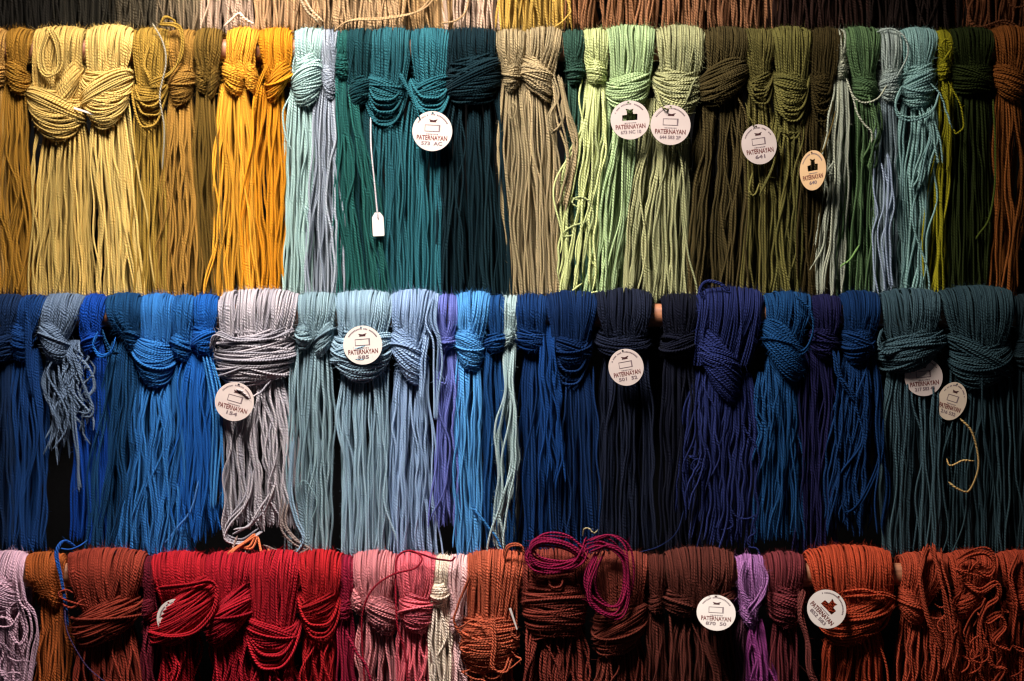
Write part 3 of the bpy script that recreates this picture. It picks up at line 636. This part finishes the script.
yarn_thing('yarn_strand', 'dark red strand curving over the pink skeins', 'loose yarn', 3, (132,16,34),
   [([(366,690,-26),(363,630,-27),(366,604,-30),(376,585,-32),(395,572,-33),(416,566,-33),(422,556,-31),(410,550,-28),(398,556,-29),(396,575,-32),(398,620,-38),(406,650,-36),(410,690,-34)], dict(rad=.9)),
    ([(410,550,-27),(430,556,-27),(450,560,-26),(456,556,-24)], dict(rad=.9))])
yarn_thing('yarn_strand', 'bright blue strand hanging down over the rust skein', 'loose yarn', 3, (34,84,170),
   [([(74,546,-18),(64,540,-22),(58,552,-27),(62,575,-29),(66,600,-28),(68,625,-25)], dict(n=2, spread=.9)), ([(60,548,-24),(75,548,-24),(88,540,-18)], dict(rad=.7))])
yarn_thing('yarn_strand', 'thin dark violet thread crossing below the rust knot', 'loose yarn', 3, (84,62,104),
   [([(66,600,-28),(72,630,-36),(88,660,-36),(105,675,-36),(125,690,-36)], dict(rad=.55))])
yarn_thing('yarn_strand', 'coral orange scraps of yarn under the pale lilac grey skein', 'loose yarn', 2, (214,110,70),
   [([(229,560,-62),(236,548,-56),(248,540,-46),(258,534,-40),(254,545,-44),(244,545,-46)], dict(n=2, spread=.9)), ([(262,534,-40),(266,548,-50),(276,560,-60),(281,558,-60),(272,545,-48)], dict(n=2, spread=.9))])
yarn_thing('yarn_strand', 'cream yellow thread looped below the tilted tag at right', 'loose yarn', 2, (196,160,100),
   [([(958,418,-28),(968,430,-31),(974,448,-32),(974,470,-32),(966,490,-31),(955,488,-30),(946,481,-28)], dict(rad=1.05)), ([(972,460,-31),(958,460,-31),(948,465,-30),(945,458,-28)], dict(rad=.8))])
yarn_thing('yarn_strand', 'short pale yellow end poking up above the magenta coil', 'loose yarn', 3, (176,160,120),
   [([(582,536,-16),(584,529,-20),(590,528,-22),(594,533,-22),(597,529,-22)], dict(rad=.7))])

# ------------------------------------------------------------ tags
CARD = plain('tag_card', (210, 192, 186), 0.65, 0.03, 60)
KRAFT = plain('kraft_card', (222, 182, 138), 0.7, 0.04, 60)
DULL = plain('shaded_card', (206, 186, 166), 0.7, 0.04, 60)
WHITE = plain('white_card', (222, 210, 204), 0.6, 0.02, 60)
INK = plain('brown_ink', (70, 38, 40), 0.6, 0.1, 200)
INK2 = plain('grey_ink', (126, 108, 112), 0.6, 0.1, 200)
RED = plain('red_brown_ink', (112, 58, 54), 0.6, 0.1, 200)
def flat_curve(name, splines, depth, mat, parent):
    cu = bpy.data.curves.new(name, 'CURVE'); cu.dimensions = '2D'; cu.fill_mode = 'BOTH'; cu.extrude = depth
    for pts in splines:
        sp = cu.splines.new('POLY'); sp.points.add(len(pts) - 1); sp.use_cyclic_u = True
        for p, q in zip(sp.points, pts): p.co = (q[0], q[1], 0, 1)
    tmp = bpy.data.objects.new('tmp', cu); COL.objects.link(tmp)
    me = bpy.data.meshes.new_from_object(tmp.evaluated_get(bpy.context.evaluated_depsgraph_get()))
    bpy.data.objects.remove(tmp); bpy.data.curves.remove(cu)
    me.name = name; me.materials.clear(); me.materials.append(mat)
    o = bpy.data.objects.new(name, me); COL.objects.link(o)
    if parent: o.parent = parent
    return o
def text(name, s, size, loc, mat, parent, width=None, space=1.0):
    cu = bpy.data.curves.new(name, 'FONT'); cu.body = s; cu.size = size; cu.align_x = 'CENTER'; cu.align_y = 'CENTER'
    cu.extrude = 0.00008; cu.offset = 0.00013; cu.space_character = space; cu.resolution_u = 3
    tmp = bpy.data.objects.new('tmp', cu); COL.objects.link(tmp)
    me = bpy.data.meshes.new_from_object(tmp.evaluated_get(bpy.context.evaluated_depsgraph_get()))
    bpy.data.objects.remove(tmp); bpy.data.curves.remove(cu)
    if width:
        xs = [v.co.x for v in me.vertices]; k = width / (max(xs) - min(xs))
        for v in me.vertices: v.co.x *= k
    me.name = name; me.materials.clear(); me.materials.append(mat)
    o = bpy.data.objects.new(name, me); COL.objects.link(o); o.parent = parent; o.location = loc
    return o
def circ(r, n=56, sx=1.0): return [(r*sx*math.cos(i/n*2*math.pi), r*math.sin(i/n*2*math.pi)) for i in range(n)]
# a sheep: head up left of centre on a long boxy body
SHEEP = [(-7.6,-2.6),(7.2,-2.6),(7.6,3.4),(3.6,3.6),(3.2,6.2),(4.2,8.6),(2.4,8.2),(0.4,7.8),(-1.8,8.6),(-3.8,9.0),(-2.8,6.8),(-2.6,3.2),(-7.4,2.8)]
def round_tag(label, row, px, py, r, ang, num, sx=1.0, yaw=0.0, pitch=0.0, y=-34, mat=CARD, hole='line', thread=None, tcol=(120,110,100)):
    org = tuple(to_world(np.array([float(px), float(y), -float(py)]), row))
    k = 0.001 * (DIST + org[1]) / DIST; q = r / 19.0
    holes = []
    mm = lambda L: [(a*k*q*sx, b*k*q) for a, b in L]
    if hole == 'cut': holes = [[(a*k*q*sx, (b+2.2)*k*q) for a, b in SHEEP]]
    eye = [( (1.1*math.cos(i/10*6.283)+ -0.5)*k*q*sx, (1.1*math.sin(i/10*6.283)+17.0)*k*q) for i in range(10)]
    card = flat_curve('round_tag', [[(a*k, b*k) for a, b in circ(r, sx=sx)]] + holes + [eye], 0.00035, mat, None)
    card.location = org; card.rotation_euler = (R(90 + pitch), R(ang), R(yaw)); card.rotation_mode = 'XYZ'
    from mathutils import Matrix
    card.rotation_mode = 'QUATERNION'
    Mx = Matrix.Rotation(R(yaw), 3, 'Z') @ Matrix.Rotation(R(90 + pitch), 3, 'X') @ Matrix.Rotation(R(ang), 3, 'Z')
    card.rotation_quaternion = Mx.to_quaternion()
    tag(card, label, 'tag', 'round paper tags on the skeins')
    f = 0.00045
    if hole == 'line':
        head = [(-3.6,9.2),(-2.4,7.4),(-3.0,6.6),(3.4,6.6),(3.0,7.6),(4.6,9.4),(2.8,9.0),(0.6,8.4),(-1.8,8.8)]
        flat_curve('printed_sheep', [[(a*k*q*sx, (b+2.0)*k*q) for a, b in head]], 0.00008, INK, card).location = (0, 0, f)
        o_ = [(-7.4,-2.4),(7.2,-2.4),(7.4,4.2),(-7.4,4.0)]; i_ = [(-6.8,-1.8),(5.9,-1.8),(5.9,3.6),(-6.8,3.5)]
        flat_curve('printed_box', [[(a*k*q*sx, (b+2.0)*k*q) for a, b in L] for L in (o_, i_)], 0.00008, INK2, card).location = (0, 0, f)
    # arc of tiny lettering along the rim and the small line above the name: too small to read
    rs = random.Random(px); dashes = []
    a = 152
    while a > 30:
        wd = rs.uniform(2.2, 4.2); a2 = a - wd
        if rs.random() > 0.12:
            dashes.append([(math.cos(R(b))*rr*k*q*sx, math.sin(R(b))*rr*k*q) for b, rr in ((a, 15.2), (a, 16.5), (a2, 16.5), (a2, 15.2))])
        a = a2 - 1.6
    flat_curve('printed_rim_line', dashes, 0.00006, INK2, card).location = (0, 0, f)
    dashes = []; x = -5.5
    while x < 5.5:
        wd = rs.uniform(.7, 1.3); dashes.append([(x*k*q*sx, -2.4*k*q), ((x+wd)*k*q*sx, -2.4*k*q), ((x+wd)*k*q*sx, -3.3*k*q), (x*k*q*sx, -3.3*k*q)]); x += wd + .5
    flat_curve('printed_small_line', dashes, 0.00006, INK2, card).location = (0, 0, f)
    text('printed_name', 'PATERNAYAN', 0.0062*q, (0, -6.6*k*q, f), RED, card, width=29*k*q*sx)
    if num: text('printed_number', num, 0.0046*q, (0, -11.9*k*q, f), INK2, card, width=min(3.6*len(num), 20)*k*q*sx)
    if thread:
        tb = Tubes(); bundle(tb, row, thread, rad=.75)
        th = tb.build('hanging_thread', yarn(tcol), None, (0, 0, 0))
        bpy.context.view_layer.update()
        th.parent = card; th.matrix_parent_inverse = card.matrix_world.inverted()
    return card
round_tag('round tag hanging under the lighter teal skein', 1, 433, 133, 20, -3, '573  AC', thread=[(412,92,-28),(417,108,-36),(420,119,-37),(421,124,-33)], tcol=(30,92,104), y=-36)
round_tag('round tag on the mint green skein with a cut out window', 1, 629, 122, 19.5, 4, '673 NC 10', hole='cut', y=-36)
round_tag('round tag on the sage beige skein, hung by two strands', 1, 669, 127, 20, -2, '644 583 2P', hole='line', y=-37, thread=[(656,90,-30),(659,104,-38),(663,111,-40),(668,112,-36)], tcol=(150,150,100))
round_tag('round tag on the olive skeins, one strand crossing its right edge', 1, 757, 146, 20, 8, '641', sx=.88, hole='line', y=-35, thread=[(744,104,-28),(748,120,-36),(752,128,-37)], tcol=(104,96,48))
round_tag('narrow turned kraft tag on the dark brownish olive skein', 1, 810, 172, 20, 3, '640', sx=.96, yaw=-56, mat=KRAFT, hole='cut', y=-38, thread=[(834,112,-26),(826,140,-34),(816,156,-38),(811,157,-38)], tcol=(96,78,36))
round_tag('round tag stuck against the powder blue knot', 2, 364, 345, 19.5, 4, '585', mat=WHITE, hole='line', y=-35)
round_tag('round tag left of the pale lilac grey tail', 2, 237, 401, 19.5, -16, '154', hole='line', y=-36, thread=[(262,392,-28),(252,397,-36),(245,391,-38),(238,388,-36)], tcol=(170,160,165))
round_tag('round tag on the slate navy skein, tilted upward to the right', 2, 625, 367, 18.5, 10, '501  52', sx=.95, hole='line', y=-36)
round_tag('round tag half hidden under the thick grey teal knot', 2, 923, 377, 19, 6, '217 583 40', hole='line', y=-21)
round_tag('dull round tag behind its neighbour above the cream yellow thread', 2, 951, 401, 19.5, -18, '216 532', sx=.72, mat=DULL, hole='line', y=-22, yaw=-8)
round_tag('blank edged white tag tucked inside the scarlet knot', 3, 178, 617, 19.5, 25, None, mat=WHITE, hole='none', y=-28)
round_tag('oval looking tag lying on the dark brown red skein', 3, 714, 610, 19.5, -4, '870  50', mat=WHITE, hole='line', y=-38, pitch=-32)
round_tag('round tag turned on its side before the orange skein', 3, 823, 606, 19.5, -128+80, '852 583', mat=WHITE, hole='cut', y=-40, pitch=-16)

# small hang tag with string
def hang_tag():
    org = tuple(to_world(np.array([379., -32., -225.]), 1)); k = .001
    pts = [(-5.2,-12),(5.2,-12),(5.8,-11),(5.8,7),(2.6,12),(-2.6,12),(-5.8,7),(-5.8,-11)]
    hole = [(1.0*math.cos(i/10*6.283)*k, (1.0*math.sin(i/10*6.283)+9.2)*k) for i in range(10)]
    c = flat_curve('price_tag', [[(a*k, b*k) for a, b in pts], hole], 0.00035, WHITE, None)
    c.location = org; c.rotation_euler = (R(90), R(-3), R(4))
    tag(c, 'small white price tag on a long white string before the teal skeins', 'tag')
    tb = Tubes(); bundle(tb, 1, [(371,118,-24),(372,150,-31),(376,190,-33),(378.5,216,-33),(379.3,219,-32)], rad=.5, n=2, spread=.35)
    th = tb.build('hanging_thread', yarn((206,196,200)), None, (0, 0, 0))
    bpy.context.view_layer.update()
    th.parent = c; th.matrix_parent_inverse = c.matrix_world.inverted()
hang_tag()
def sliver(label, row, p0, p1, wd, y):
    """thin card edge peeping out of a knot"""
    a = to_world(np.array([float(p0[0]), float(y), -float(p0[1])]), row); b = to_world(np.array([float(p1[0]), float(y)-1, -float(p1[1])]), row)
    from mathutils import Vector
    L = float(np.linalg.norm(b - a)); c = flat_curve('paper_slip', [[(0, -wd/2), (L, -wd*.3), (L, wd*.3), (0, wd/2)]], 0.0003, WHITE, None)
    c.location = tuple(a); ang = math.atan2(b[2]-a[2], b[0]-a[0]); c.rotation_euler = (R(90), -ang, 0)
    tag(c, label, 'paper slip'); return c
sliver('thin white paper slip poking out under the pale mustard knot', 1, (76, 109), (110, 120), 0.0022, -28)
sliver('thin white paper slip beside the terracotta knot', 3, (510, 607), (517, 628), 0.0022, -27)
